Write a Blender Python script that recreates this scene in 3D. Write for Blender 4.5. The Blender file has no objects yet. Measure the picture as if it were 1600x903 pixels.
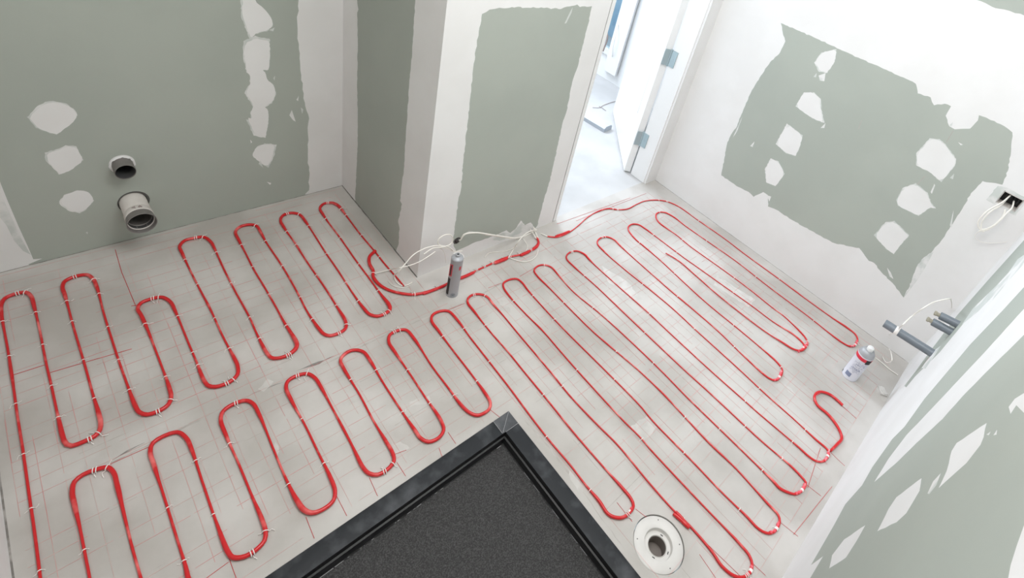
import bpy, bmesh, math, random
from math import pi, sin, cos, radians
from mathutils import Vector, Matrix
from mathutils.geometry import delaunay_2d_cdt

# ---------------------------------------------------------------- camera, light, exposure
scn = bpy.context.scene
COL = scn.collection
F, CX, CY, HC = 838.76, 911.57, 255.56, 1.70          # focal length and principal point of the photograph, eye height
W = Matrix(((0.696456992340071, -0.22757207077231323, 0.6805575731877828),
            (-0.6771113359466736, -0.5224587627094923, 0.5182249318569558),
            (0.237629746771532, -0.8217346249676282, -0.5179616873649154)))
cam = bpy.data.cameras.new('camera'); co = bpy.data.objects.new('camera', cam); COL.objects.link(co)
rx, uy, bz = W @ Vector((1, 0, 0)), W @ Vector((0, -1, 0)), W @ Vector((0, 0, -1))
co.matrix_world = Matrix(((rx.x, uy.x, bz.x, 0), (rx.y, uy.y, bz.y, 0), (rx.z, uy.z, bz.z, HC), (0, 0, 0, 1)))
cam.sensor_width = 36; cam.lens = 36 * F / 1600
cam.shift_x = (800 - CX) / 1600; cam.shift_y = (CY - 451.5) / 1600
cam.clip_start = 0.02
scn.camera = co

world = bpy.data.worlds.new('daylight'); scn.world = world; world.use_nodes = True
bg = world.node_tree.nodes['Background']; bg.inputs[0].default_value = (.72, .87, 1, 1); bg.inputs[1].default_value = 1.0

def area(name, loc, target, sx, sy, power, color):
    l = bpy.data.lights.new(name, 'AREA'); l.shape = 'RECTANGLE'; l.size = sx; l.size_y = sy
    l.energy = power; l.color = color
    o = bpy.data.objects.new(name, l); COL.objects.link(o); o.location = loc
    o.rotation_euler = (Vector(target) - Vector(loc)).to_track_quat('-Z', 'Y').to_euler()
    return o
area('south_wall_fill', (.98, .95, 2.50), (1.45, -.1, .6), 1.3, .7, 16, (.90, .945, 1))  # added cool lamp under the closed ceiling, brightens the south wall
area('pillar_front_fill', (1.05, .15, 2.50), (1.10, .9, .3), .9, .5, 11.5, (1, .98, .96))  # second added lamp, no real fitting, lifts the pillar front
area('room_fill_light', (.25, .80, 2.54), (.45, 1.5, .2), .8, .8, 4.4, (1, .90, .83))
area('doorway_daylight', (2.35, 3.3, 1.95), (1.9, 0, .5), .8, .8, 42, (.80, .885, 1))
scn.view_settings.view_transform = 'Standard'; scn.view_settings.look = 'None'
scn.view_settings.gamma = 1; scn.view_settings.use_curve_mapping = False
scn.view_settings.exposure = 0.58

# ---------------------------------------------------------------- helpers
def at(px, py, ax, val):
    """point of the place seen at a photo pixel on the plane (axis ax = val)"""
    d = W @ Vector(((px - CX) / F, (py - CY) / F, 1)); o = Vector((0, 0, HC))
    return o + d * ((val - o[ax]) / d[ax])
def fl(px, py, z=0.0): return at(px, py, 2, z)
def srgb(*c):
    r = [((v / 255 + .055) / 1.055) ** 2.4 if v > 10 else v / 255 / 12.92 for v in c]
    return (r[0], r[1], r[2], 1)

def tag(o, label=None, cat=None, group=None, kind=None):
    if label: o['label'] = label
    if cat: o['category'] = cat
    if group: o['group'] = group
    if kind: o['kind'] = kind
    return o
def link(name, me, parent=None):
    o = bpy.data.objects.new(name, me); COL.objects.link(o)
    if parent: o.parent = parent
    return o
def obj(name, bm, m, parent=None, smooth=False, loc=None):
    me = bpy.data.meshes.new(name)
    bmesh.ops.recalc_face_normals(bm, faces=bm.faces[:])
    bm.to_mesh(me); bm.free()
    for mm in (m if isinstance(m, (list, tuple)) else [m]): me.materials.append(mm)
    if smooth:
        for p in me.polygons: p.use_smooth = True
        try: me.set_sharp_from_angle(angle=radians(40))
        except Exception: pass
    o = link(name, me, parent)
    if loc is not None: o.location = loc
    return o
def empty(name, loc):
    o = bpy.data.objects.new(name, None); COL.objects.link(o); o.location = loc; o.empty_display_size = .05
    return o
def box(bm, x0, x1, y0, y1, z0, z1, mi=0, bev=0, M=None):
    r = bmesh.ops.create_cube(bm, size=1)
    vs = r['verts']
    for v in vs:
        v.co = Vector((x0 + (v.co.x + .5) * (x1 - x0), y0 + (v.co.y + .5) * (y1 - y0), z0 + (v.co.z + .5) * (z1 - z0)))
    fs = list({f for v in vs for f in v.link_faces})
    if bev:
        es = list({e for f in fs for e in f.edges})
        r = bmesh.ops.bevel(bm, geom=es, offset=bev, segments=2, affect='EDGES', profile=.6)
        fs = [f for f in r['faces']] + [f for f in fs if f.is_valid]
        vs = list({v for f in fs for v in f.verts})
    for f in fs: f.material_index = mi
    if M is not None:
        for v in vs: v.co = M @ v.co
    return vs
def lathe(bm, prof, n=40, M=None, mi=None):
    """prof: list of (r, z); closed where r == 0"""
    rings = []
    for r, z in prof:
        if r < 1e-6: rings.append([bm.verts.new((0, 0, z))])
        else: rings.append([bm.verts.new((r * cos(2 * pi * k / n), r * sin(2 * pi * k / n), z)) for k in range(n)])
    for i in range(len(rings) - 1):
        a, b = rings[i], rings[i + 1]
        for k in range(n):
            k2 = (k + 1) % n
            if len(a) == 1 and len(b) == 1: continue
            if len(a) == 1: f = bm.faces.new((a[0], b[k], b[k2]))
            elif len(b) == 1: f = bm.faces.new((a[k], b[0], a[k2]))
            else: f = bm.faces.new((a[k], b[k], b[k2], a[k2]))
            if mi: f.material_index = mi[i]
    if M is not None:
        for ring in rings:
            for v in ring: v.co = M @ v.co
def catmull(P, seg=.012):
    P = [Vector(p) for p in P]
    Q = [P[0] * 2 - P[1]] + P + [P[-1] * 2 - P[-2]]
    out = []
    for i in range(1, len(Q) - 2):
        a, b, c, d = Q[i - 1], Q[i], Q[i + 1], Q[i + 2]
        n = max(1, int((c - b).length / seg))
        t0 = 0; t1 = max((b - a).length, 1e-6) ** .5; t2 = t1 + max((c - b).length, 1e-6) ** .5; t3 = t2 + max((d - c).length, 1e-6) ** .5
        for k in range(n):
            t = t1 + (t2 - t1) * k / n
            A1 = a * ((t1 - t) / (t1 - t0)) + b * ((t - t0) / (t1 - t0))
            A2 = b * ((t2 - t) / (t2 - t1)) + c * ((t - t1) / (t2 - t1))
            A3 = c * ((t3 - t) / (t3 - t2)) + d * ((t - t2) / (t3 - t2))
            B1 = A1 * ((t2 - t) / (t2 - t0)) + A2 * ((t - t0) / (t2 - t0))
            B2 = A2 * ((t3 - t) / (t3 - t1)) + A3 * ((t - t1) / (t3 - t1))
            out.append(B1 * ((t2 - t) / (t2 - t1)) + B2 * ((t - t1) / (t2 - t1)))
    out.append(P[-1])
    return out
def tube(bm, pts, r, n=8, mi=0):
    rs = r if isinstance(r, list) else [r] * len(pts)
    T = []
    for i in range(len(pts)):
        t = pts[min(i + 1, len(pts) - 1)] - pts[max(i - 1, 0)]
        T.append(t.normalized() if t.length > 1e-9 else Vector((1, 0, 0)))
    nrm = T[0].orthogonal().normalized(); rings = []
    for i, p in enumerate(pts):
        nrm = (nrm - T[i] * nrm.dot(T[i])).normalized(); b = T[i].cross(nrm)
        rings.append([bm.verts.new(p + (nrm * cos(2 * pi * k / n) + b * sin(2 * pi * k / n)) * rs[i]) for k in range(n)])
    for i in range(len(rings) - 1):
        for k in range(n):
            f = bm.faces.new((rings[i][k], rings[i][(k + 1) % n], rings[i + 1][(k + 1) % n], rings[i + 1][k]))
            f.material_index = mi
    for rg in (rings[0], rings[-1]):
        f = bm.faces.new(rg); f.material_index = mi

# ---------------------------------------------------------------- materials
def mat(name, color, rough=.6, metal=0, bump=0, bscale=60, color2=None, nscale=4, ndet=4, lo=.4, hi=.6, spec=.5, alpha=None, trans=0):
    m = bpy.data.materials.new(name); m.use_nodes = True
    nt = m.node_tree; b = nt.nodes['Principled BSDF']
    b.inputs['Base Color'].default_value = color; b.inputs['Roughness'].default_value = rough
    b.inputs['Metallic'].default_value = metal; b.inputs['Specular IOR Level'].default_value = spec
    if trans: b.inputs['Transmission Weight'].default_value = trans
    tc = nt.nodes.new('ShaderNodeTexCoord')
    if color2:
        n = nt.nodes.new('ShaderNodeTexNoise'); n.inputs['Scale'].default_value = nscale; n.inputs['Detail'].default_value = ndet
        nt.links.new(tc.outputs['Object'], n.inputs['Vector'])
        r = nt.nodes.new('ShaderNodeMapRange'); r.inputs[1].default_value = lo; r.inputs[2].default_value = hi
        nt.links.new(n.outputs[0], r.inputs[0])
        mx = nt.nodes.new('ShaderNodeMix'); mx.data_type = 'RGBA'
        mx.inputs[6].default_value = color; mx.inputs[7].default_value = color2
        nt.links.new(r.outputs[0], mx.inputs[0]); nt.links.new(mx.outputs[2], b.inputs['Base Color'])
    if bump:
        n = nt.nodes.new('ShaderNodeTexNoise'); n.inputs['Scale'].default_value = bscale; n.inputs['Detail'].default_value = 5
        nt.links.new(tc.outputs['Object'], n.inputs['Vector'])
        bp = nt.nodes.new('ShaderNodeBump'); bp.inputs['Strength'].default_value = bump; bp.inputs['Distance'].default_value = .002
        nt.links.new(n.outputs[0], bp.inputs['Height']); nt.links.new(bp.outputs[0], b.inputs['Normal'])
    return m
WHT = (.80, .785, .765, 1)
M = dict(
    green=mat('green_plasterboard', (.40, .432, .388, 1), .8, bump=.05, color2=(.42, .452, .405, 1), nscale=3),
    plaster=mat('white_joint_compound', (.82, .815, .805, 1), .75, bump=.12, bscale=18, color2=(.79, .783, .77, 1), nscale=5),
    smear=mat('thin_scraped_compound', (.60, .63, .60, 1), .8, color2=(.78, .775, .76, 1), nscale=16, ndet=8, lo=.42, hi=.58),
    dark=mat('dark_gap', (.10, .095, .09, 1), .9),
    screed=mat('grey_floor_adhesive', (.455, .43, .398, 1), .6, bump=.25, bscale=14, color2=(.575, .552, .522, 1), nscale=3.2, ndet=10, lo=.40, hi=.60),
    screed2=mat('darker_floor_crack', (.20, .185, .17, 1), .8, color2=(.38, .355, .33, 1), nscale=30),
    screed3=mat('pale_floor_scrape', (.60, .58, .55, 1), .7, color2=(.53, .51, .48, 1), nscale=20),
    joint=mat('joint_and_gap_shade', (.42, .39, .36, 1), .8, color2=(.50, .47, .44, 1), nscale=25),
    nextfloor=mat('pale_dusty_floor', (.57, .565, .56, 1), .5, color2=(.50, .495, .49, 1), nscale=3),
    ceil=mat('ceiling_white', (.8, .8, .79, 1), .9),
    paint=mat('white_gloss_paint', (.84, .84, .83, 1), .35),
    hinge=mat('galvanised_hinge', (.42, .52, .55, 1), .35, .7),
    red=mat('red_cable_jacket', (.62, .016, .020, 1), .28, color2=(.86, .20, .19, 1), nscale=14, ndet=3, lo=.56, hi=.72),
    pink=mat('pink_tape', (.80, .10, .13, 1), .4, color2=(.85, .35, .38, 1), nscale=60, lo=.5, hi=.65),
    thread=mat('red_mesh_thread', (.80, .26, .26, 1), .7, color2=(.74, .50, .47, 1), nscale=11, lo=.4, hi=.62),
    tie=mat('white_cable_tie', (.88, .85, .82, 1), .4),
    wire=mat('white_cable_jacket', (.83, .80, .74, 1), .45),
    pvc=mat('grey_plastic_pipe', (.155, .18, .205, 1), .38, color2=(.19, .215, .24, 1), nscale=12),
    pvcin=mat('grey_pipe_inside', (.075, .075, .075, 1), .6),
    pvcwarm=mat('taupe_plastic_pipe', (.20, .185, .175, 1), .45, color2=(.17, .16, .15, 1), nscale=10),
    cream=mat('cream_plastic_pipe', (.74, .70, .66, 1), .5, color2=(.68, .64, .60, 1), nscale=14),
    black=mat('black_rubber', (.02, .02, .02, 1), .6),
    rim=mat('black_bitumen_rim', (.018, .020, .023, 1), .55, bump=.25, bscale=40, color2=(.075, .078, .085, 1), nscale=15, ndet=12, lo=.48, hi=.75, spec=.3),
    rimpale=mat('dusty_rim_corner', (.05, .053, .058, 1), .6, color2=(.15, .155, .165, 1), nscale=12, ndet=8, lo=.42, hi=.7),
    rimdark=mat('black_rim_flank', (.010, .010, .011, 1), .35),
    tray=mat('dark_gritty_tray', (.040, .039, .039, 1), .8, bump=1.0, bscale=300, color2=(.092, .090, .089, 1), nscale=330, ndet=3, lo=.42, hi=.70, spec=.25),
    dust=mat('pale_dust_line', (.42, .42, .43, 1), .8),
    drain=mat('cream_drain_plastic', (.74, .72, .69, 1), .45, color2=(.68, .66, .63, 1), nscale=9),
    drainin=mat('drain_throat', (.22, .19, .17, 1), .6),
    silver=mat('brushed_aluminium', (.40, .41, .43, 1), .45, .25),
    labelred=mat('red_print', (.60, .05, .07, 1), .45),
    canred=mat('red_band_print', (.72, .03, .06, 1), .4),
    canwhite=mat('white_printed_can', (.74, .75, .82, 1), .35),
    ink=mat('grey_ink', (.25, .29, .42, 1), .5),
    blue=mat('pale_blue_panel', (.42, .60, .74, 1), .6, color2=(.55, .72, .84, 1), nscale=2),
    brown=mat('taupe_cord', (.33, .27, .25, 1), .6),
    carton=mat('grey_white_wrap', (.55, .58, .61, 1), .5, color2=(.64, .66, .68, 1), nscale=6),
    cartonside=mat('grey_wrap_side', (.40, .43, .47, 1), .5),
    glass=mat('window_glass', (.9, .97, 1, 1), .02, trans=1.0),
    metal=mat('brass_fitting', (.45, .42, .34, 1), .4, .6),
)

# ---------------------------------------------------------------- painted panels: a flat wall or floor divided by its own stain outlines
def ragged(P, amp, step, rnd):
    """adds the torn edge a trowel leaves"""
    out = []
    n = len(P)
    for i in range(n):
        a, b = Vector(P[i]), Vector(P[(i + 1) % n]); L = (b - a).length
        k = max(1, int(L / step)); out.append(a.copy())
        if L < 1e-6: continue
        nn = Vector((-(b - a).y, (b - a).x)) / L
        for j in range(1, k):
            out.append(a.lerp(b, (j + rnd.uniform(-.25, .25)) / k) + nn * rnd.uniform(-amp, amp))
    return out
def chaikin(P):
    o = []
    for i in range(len(P)):
        a, b = P[i], P[(i + 1) % len(P)]
        o += [(a[0] * .8 + b[0] * .2, a[1] * .8 + b[1] * .2), (a[0] * .2 + b[0] * .8, a[1] * .2 + b[1] * .8)]
    return o
def inside(p, P):
    c = False; n = len(P); x, y = p; j = n - 1
    for i in range(n):
        xi, yi = P[i]; xj, yj = P[j]
        if (yi > y) != (yj > y) and x < (xj - xi) * (y - yi) / (yj - yi) + xi: c = not c
        j = i
    return c
def panel(name, outer, regions, holes, to3, mats, back, kind='structure', rim=True):
    """regions: (poly, material index), later ones lie over earlier ones; back: offset vector of the rear face"""
    V, E = [], []
    polys = [outer] + [r[0] for r in regions] + holes
    for P in polys:
        s = len(V); V += [Vector((p[0], p[1])) for p in P]
        E += [(s + i, s + (i + 1) % len(P)) for i in range(len(P))]
    vo, _, fo, *_ = delaunay_2d_cdt(V, E, [], 0, 1e-6)
    bb = []
    for P in polys:
        xs = [p[0] for p in P]; ys = [p[1] for p in P]; bb.append((min(xs), max(xs), min(ys), max(ys)))
    def hit(c, i): return bb[i][0] <= c[0] <= bb[i][1] and bb[i][2] <= c[1] <= bb[i][3] and inside(c, polys[i])
    bm = bmesh.new(); vv = [bm.verts.new(to3(v.x, v.y)) for v in vo]
    for f in fo:
        c = (sum(vo[i].x for i in f) / len(f), sum(vo[i].y for i in f) / len(f))
        if not inside(c, outer): continue
        if any(hit(c, 1 + len(regions) + h) for h in range(len(holes))): continue
        mi = 0
        for k, (P, m_) in enumerate(regions):
            if hit(c, 1 + k): mi = m_
        try: bm.faces.new([vv[i] for i in f]).material_index = mi
        except ValueError: pass
    back = Vector(back)
    for P in ([outer] if rim else []) + holes:
        a = [bm.verts.new(to3(p[0], p[1])) for p in P]
        b = [bm.verts.new(to3(p[0], p[1]) + back) for p in P]
        for i in range(len(P)):
            j = (i + 1) % len(P); bm.faces.new((a[i], a[j], b[j], b[i])).material_index = 0
    loose = [v for v in bm.verts if not v.link_faces]
    bmesh.ops.delete(bm, geom=loose, context='VERTS')
    bmesh.ops.remove_doubles(bm, verts=bm.verts[:], dist=1e-6)
    me = bpy.data.meshes.new(name); bm.to_mesh(me); bm.free()
    for m in mats: me.materials.append(m)
    o = link(name, me); tag(o, kind=kind); return o
def circ(cx, cy, r, n=28): return [(cx + r * cos(2 * pi * k / n), cy + r * sin(2 * pi * k / n)) for k in range(n)]

YB, YP, XE, YS, XW, XP, XJ = 2.07, 1.37, 2.55, -.216, -.286, .925, 1.683   # back, pillar front, east, south, west planes; pillar left face, jamb
HT = 2.6
rnd = random.Random(7)
WM = [M['green'], M['plaster'], M['smear'], M['dark']]

# ---- back wall
def B(P): return [(q.x, q.z) for q in (at(x, y, 1, YB) for x, y in P)]
white_r = B([(477, 303), (483, 297), (483.5, 291), (481, 241), (480.7, 226), (480.7, 200), (483, 185), (479, 173), (472.7, 140), (469, 100), (465, 45), (466.5, 0)]) 
white_r = [(XP + .02, -.02)] + [(white_r[0][0], -.02)] + white_r + [(white_r[-1][0] - .01, 1.6), (white_r[-1][0] + .012, 2.0), (white_r[-1][0], HT + .02), (XP + .02, HT + .02)]
wl = B([(56, 418), (44, 413), (66, 404), (52, 405), (43, 384), (30, 356), (12, 314), (0, 284)])
white_l = [(XW - .02, -.02), (wl[0][0] - .03, -.02)] + wl + [(wl[-1][0] + .005, 1.3), (wl[-1][0] - .01, HT + .02), (XW - .02, HT + .02)]
back_patches = [
 [(46,184),(59,170),(72.6,161.5),(85,160),(105,164),(115,171.5),(121,181.5),(112.6,193),(90,210),(80,208),(59,200),(51,190)],
 [(73,240),(90,235),(104,229),(120,230.5),(130.7,251),(110.7,266.4),(94,272.5),(83,259.5),(75,252.6)],
 [(95.5,313.5),(102.4,304),(122,297),(138.4,299.7),(147,312),(135.6,326),(126,331.5),(108,327),(98,320)],
 [(379,-12),(397,-14),(399,2.5),(410,11),(417.6,19),(425,30),(426.4,40),(417.6,47.6),(401,51),(392,60),(386.4,44),(379,25)],
 [(382.6,67.6),(400,59.6),(410,62.6),(421.4,64),(422,87.6),(420,110),(410,109),(415,114),(417.6,125),(427.7,132.7),(431,146.4),(425,160),(412.6,166.5),(419,171.5),(420,185),(415.6,211.5),(405,210),(397.6,208),(386.4,184),(394,185),(392.6,175),(396.4,165),(384,145),(392.6,130),(391.4,117.6),(387,114),(382,90)],
 [(394,241.5),(399.7,230.5),(412,225),(430,227),(426,244),(417.6,261.5),(397,247)]]
back_slivers = [[(452,180),(456,172),(462,190),(458,188)],[(463,156),(467,149),(466,158)],[(391,218),(394,222),(392,224)],[(404,256),(407,250),(411,262)],
 [(152,388),(175,381),(176,384),(156,392)],[(427,122),(430,118),(429,126)],[(420,47),(429,43),(427,49)],[(134,363),(137,362),(137,366)],[(417,284),(424,286),(422,289)],[(470,168),(474,171),(472,178)]]
smear_zone = B([(0, 300), (14, 330), (33, 372), (48, 398), (36, 392), (22, 376), (10, 352), (0, 340)])
R = [(ragged(white_r, .004, .02, rnd), 1), (white_l, 1), (smear_zone, 2)]
p1, p2 = at(191, 257, 1, YB), at(208, 316, 1, YB)
R.append((ragged(B([(177,262),(178,252),(186,247),(198,246),(205,252),(207,262),(198,273),(186,276),(180,270)]), .002, .01, rnd), 2))
R.append((circ(p1.x, p1.z + .003, .036, 24), 1))
def halo(P, k):
    cx_ = sum(p[0] for p in P) / len(P); cz_ = sum(p[1] for p in P) / len(P); ox, oz = rnd.uniform(-.004, .004), rnd.uniform(-.004, .004)
    return ragged([(cx_ + ox + (p[0] - cx_) * k, cz_ + oz + (p[1] - cz_) * k) for p in P], .0018, .007, rnd)
R += [(halo(B(P), 1.05), 2) for P in back_patches]
R += [(ragged(chaikin(B(P)), .0014, .008, rnd), 1) for P in back_patches]
R += [(B(P), 2) for P in back_slivers]
R.append((circ(p2.x + .002, p2.z + .001, .047, 30), 3))
panel('wall_back', [(XW - .1, 0), (XP + .1, 0), (XP + .1, HT), (XW - .1, HT)], R, [circ(p1.x, p1.z, .0305), circ(p2.x, p2.z, .0425)],
      lambda x, z: Vector((x, YB, z)), WM, (0, .1, 0))

# ---- pillar, face towards the left
def P_(P): return [(q.y, q.z) for q in (at(x, y, 0, XP) for x, y in P)]
le = P_([(558,0),(560,15),(558,20),(559,60),(558,140),(559,180),(559,225),(557.5,255),(556,291),(554.7,308)])
re = P_([(619,392),(622.5,382.7),(624,355),(622,347),(628,319),(625,313.5),(631,263.7),(634,213),(639,137.7),(644,82.6),(649,0)])
g = [(le[0][0], HT + .02)] + le + [(le[-1][0] - .01, -.02), (re[0][0] + .004, -.02)] + re + [(re[-1][0] + .01, 1.7), (re[-1][0], HT + .02)]
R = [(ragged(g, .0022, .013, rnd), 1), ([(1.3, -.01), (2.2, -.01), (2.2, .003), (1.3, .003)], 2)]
panel('wall_pillar_left', [(YP, 0), (YB + .1, 0), (YB + .1, HT), (YP, HT)], R, [], lambda y, z: Vector((XP, y, z)), [M['plaster'], M['green'], M['dark']], (.06, 0, 0), rim=False)

# ---- pillar, front face
def Q_(P): return [(q.x, q.z) for q in (at(x, y, 1, YP) for x, y in P)]
gf = Q_([(753,22),(765,15),(800,11),(850,12.5),(876.6,14),(890,10),(902,7),(906,11),(925,9.5),(919,38),(914,57.6),(909,77.5),(901,108.6),(894,128.6),(885.5,173),(878,196),(866.6,250),(859,283),(851,308),(842.5,340),(840,352),(836.5,356.5),(829,347.5),(820,352),(814,344.5),(805,358),(797.5,364),(791.5,359.5),(772,368.5),(751,376),(737.5,380.5),(712,393),(707.5,377.5),(710.5,358),(712.7,340),(716,313),(719.5,300),(724,250),(732,180),(740,100),(748,50)])
ho = at(714, 376, 1, YP)
R = [(ragged(gf, .0025, .012, rnd), 1),
     (ragged(Q_([(786,363),(797,364),(806,357),(814,348),(820,352),(829,350),(830,357),(816,362),(800,371),(780,376),(764,374)]), .002, .012, rnd), 2),
     (Q_([(882,37),(891,18),(895,11),(893,20),(885,36)]), 2), (Q_([(723,366),(733,361),(741,362),(731,364),(725,369)]), 2), (circ(ho.x, ho.z, .018, 14), 3)]
panel('wall_pillar_front', [(XP, 0), (XJ, 0), (XJ, HT), (XP, HT)], R, [circ(ho.x, ho.z, .011, 14)], lambda x, z: Vector((x, YP, z)),
      [M['plaster'], M['green'], M['smear'], M['dark']], (0, .06, 0), rim=False)
bm = bmesh.new(); box(bm, XP + .012, XJ, YP + .03, YP + .12, 0, HT)                     # body of the partition behind the board
tag(obj('wall_pillar_core', bm, M['plaster']), kind='structure')
bm = bmesh.new(); box(bm, XJ - .10, XJ, YP + .12, 4.5, 0, HT); tag(obj('wall_pillar_side', bm, M['paint']), kind='structure')

# ---- east wall
def E_(P): return [(q.y, q.z) for q in (at(x, y, 0, XE) for x, y in P)]
ge = E_([(1220,36),(1280,62),(1345,92),(1411.6,121),(1431,131),(1434,146),(1454,152),(1459.4,164.5),(1476,162),(1486,166),(1477.7,181),(1483,197),(1491.7,202),(1515.6,201),(1528,188),(1529.7,180),(1563.4,194),(1581.7,206.7),(1580,233),(1575,266.5),(1566,288.6),(1555,286),(1535,283),(1517,302),(1499.4,333),(1488,350.7),(1473,373),(1455,395),(1443.6,402),(1432.5,416.6),(1421.5,447),(1412,465),(1405,455),(1391,438.8),(1374.4,422),(1366,411),(1357.5,407.5),(1342.5,387.5),(1327.5,385),(1304,380),(1275,365),(1240,345),(1212.5,327.5),(1200,322.5),(1200,305),(1192.5,300),(1177.5,307.5),(1170,300),(1150,290),(1140,283),(1127,274),(1131.4,249.7),(1136,225),(1142.5,210),(1150,200),(1162.7,168.7),(1175,140.6),(1189,118),(1203.4,97),(1217.5,84),(1227,64.7),(1223,50.6)])
gtop = E_([(1527,0),(1555,12.7),(1577.5,17),(1600,24),(1640,40),(1660,20),(1640,-20),(1540,-40),(1510,-8)])
ep = [[(1273.7,97),(1285,81.6),(1307.5,77),(1304.7,95.6),(1293.4,112.5),(1280.8,111)],
 [(1242.8,166),(1255.5,145),(1271,145),(1280.8,154.7),(1282,171.6),(1286.4,191),(1268,184)],
 [(1213,225),(1230,194),(1254,212),(1250,228),(1243,243),(1228.7,239)],
 [(1196,266),(1205,249),(1217,254),(1226,272),(1212,291),(1198,285)],
 [(1433,240),(1453,217.7),(1468,219),(1477,226.6),(1492.8,248.7),(1490.6,260),(1470.6,284),(1453,268.7),(1433,258.7)],
 [(1401,313),(1411,295),(1430.7,287.5),(1448.5,302),(1454,317.4),(1461,326),(1453,324),(1435,337),(1419.7,329.6),(1404,322)],
 [(1366.5,368.4),(1384,348.5),(1397.5,346.7),(1415,364),(1419.7,368.4),(1404,386),(1396.4,397),(1384,388)]]
es = [[(1443.6,402),(1459,393),(1448,414),(1434,437),(1420,455),(1412,465),(1421.5,447),(1432,417)], [(1279,118),(1290,114),(1288,127),(1281,126)], [(1271,120),(1276,114),(1275,121)],
 [(1483,196),(1489,191),(1487,198)], [(1484,278),(1491,271),(1489,280)], [(1497,222),(1505,226),(1501,227)], [(1454,300),(1460,287),(1461,290),(1456,303)],
 [(1484,352),(1490,328),(1487,356)], [(1145,215),(1160,182),(1152,205)], [(1282,200),(1290,192),(1288,200)], [(1390,432),(1386,418),(1392,426),(1396,436)],
 [(1198,305),(1205,307),(1202,315)], [(1172,228),(1179,221),(1176,230)]]
cracks = [[(1341,201),(1346,188),(1346.8,188.4),(1342,201.6)], [(1478,222),(1489,204),(1490,204.6),(1479,222.6)], [(1432,288),(1446,274),(1446.6,275),(1433,288.6)]]
R = [(ragged(ge, .0022, .012, rnd), 1), (ragged(gtop, .003, .015, rnd), 1)] + [(E_(P), 2) for P in es] + [(halo(E_(P), 1.04), 2) for P in ep] + [(ragged(chaikin(E_(P)), .0014, .008, rnd), 0) for P in ep] + [(E_(P), 3) for P in cracks]
BX = (-.153, -.083, .862, .918)                         # opening for the recessed cable box
R.append((ragged([(BX[0] - .01, BX[2] - .012), (BX[1] + .03, BX[2] - .01), (BX[1] + .028, BX[3] + .004), (BX[1], BX[3] + .014), (BX[0] - .005, BX[3] + .012)], .002, .01, rnd), 2))
hole = [(BX[0], BX[2]), (BX[1], BX[2]), (BX[1], BX[3]), (BX[0], BX[3])]
panel('wall_right', [(YS - .1, 0), (YP + .12, 0), (YP + .12, HT), (YS - .1, HT)], R, [hole], lambda y, z: Vector((XE, y, z)), [M['plaster'], M['green'], M['smear'], M['joint'], M['dark']], (.1, 0, 0))

# ---- south wall, seen at a grazing angle
def S_(P): return [(q.x, q.z) for q in (at(x, y, 1, YS) for x, y in P)]
w1 = S_([(1266,903),(1286,869),(1267,883),(1303,820.6),(1320.7,787.7),(1347,758),(1363,729.7),(1394,686),(1413,667),(1444.5,623),(1482,578.6),(1516,538),(1566,485.6),(1600,448.5),(1640,405)])
w1 = [(XE + .05, -.02), (.9, -.02), (.9, .1), (w1[0][0] - .12, w1[0][1] + .02)] + w1 + [(w1[-1][0], HT + .02), (XE + .05, HT + .02)]
g1 = S_([(1413,603),(1432,578),(1450,553),(1496,492),(1547,434),(1611,363),(1650,322),(1660,340),(1616,383),(1556,447),(1524,480),(1504,507),(1468,550.7),(1430,588),(1416,605)])
sp = [[(1366,753),(1388,717),(1407,692),(1416,680),(1440,655),(1473,620),(1535,554),(1600,482.5),(1650,430),(1650,468),(1600,523),(1553.5,569),(1504,619),(1472.7,654.5),(1432,692),(1403.8,720),(1375.5,745)],
 [(1466.5,762.6),(1479,736),(1486.8,704.6),(1494.7,692),(1541.7,660.8),(1537,682.7),(1532,695),(1510,723.4)],
 [(1370.8,830),(1388,795.5),(1400.6,776.7),(1439.8,747),(1436.7,767),(1416,801.8),(1400.6,816)],
 [(1295.6,888),(1300,867.6),(1319,842.6),(1352,820.6),(1338,845.7),(1322,870.8)],
 [(1576,635.7),(1585.6,623),(1600,614),(1630,595),(1625,620),(1600,645),(1588,633),(1579,646.6)],
 [(1600,820.6),(1588.7,852),(1579,883),(1573,915),(1640,980),(1680,900),(1640,760)]]
ss = [[(1449,771),(1458,752),(1470,739),(1463,758),(1452,772)], [(1541,679),(1548,674),(1545,680)], [(1552,680),(1558,671),(1557,679)],
      [(1550,470),(1566,440),(1590,405),(1600,398),(1600,412),(1575,440)], [(1440,575),(1456,550),(1470,540),(1460,556),(1446,576)]]
R = [(w1, 1), (g1, 0), (S_([(1503,507),(1520,482),(1556,447),(1616,383),(1616,390),(1562,452),(1528,487)]), 2)] + [(ragged(S_(P), .0015, .02, rnd), 1) for P in sp] + [(S_(P), 2) for P in ss]
pa, pb, pc = at(1457, 552, 1, YS), at(1487, 519, 1, YS), at(1497, 507, 1, YS)
panel('wall_front', [(XW - .1, 0), (XE + .1, 0), (XE + .1, HT), (XW - .1, HT)], R, [circ(pa.x, pa.z, .0165, 20), circ(pb.x, pb.z, .0155, 20), circ(pc.x, pc.z, .0155, 20)],
      lambda x, z: Vector((x, YS, z)), [M['green'], M['plaster'], M['smear']], (0, -.1, 0))

# ---- west wall and ceiling
bm = bmesh.new(); box(bm, XW - .1, XW, YS - .1, YB + .1, 0, HT); tag(obj('wall_left', bm, M['plaster']), kind='structure')
bm = bmesh.new(); box(bm, XW - .1, 3.5, YS - .1, 4.6, HT, HT + .1); tag(obj('ceiling', bm, M['ceil']), kind='structure')

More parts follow.
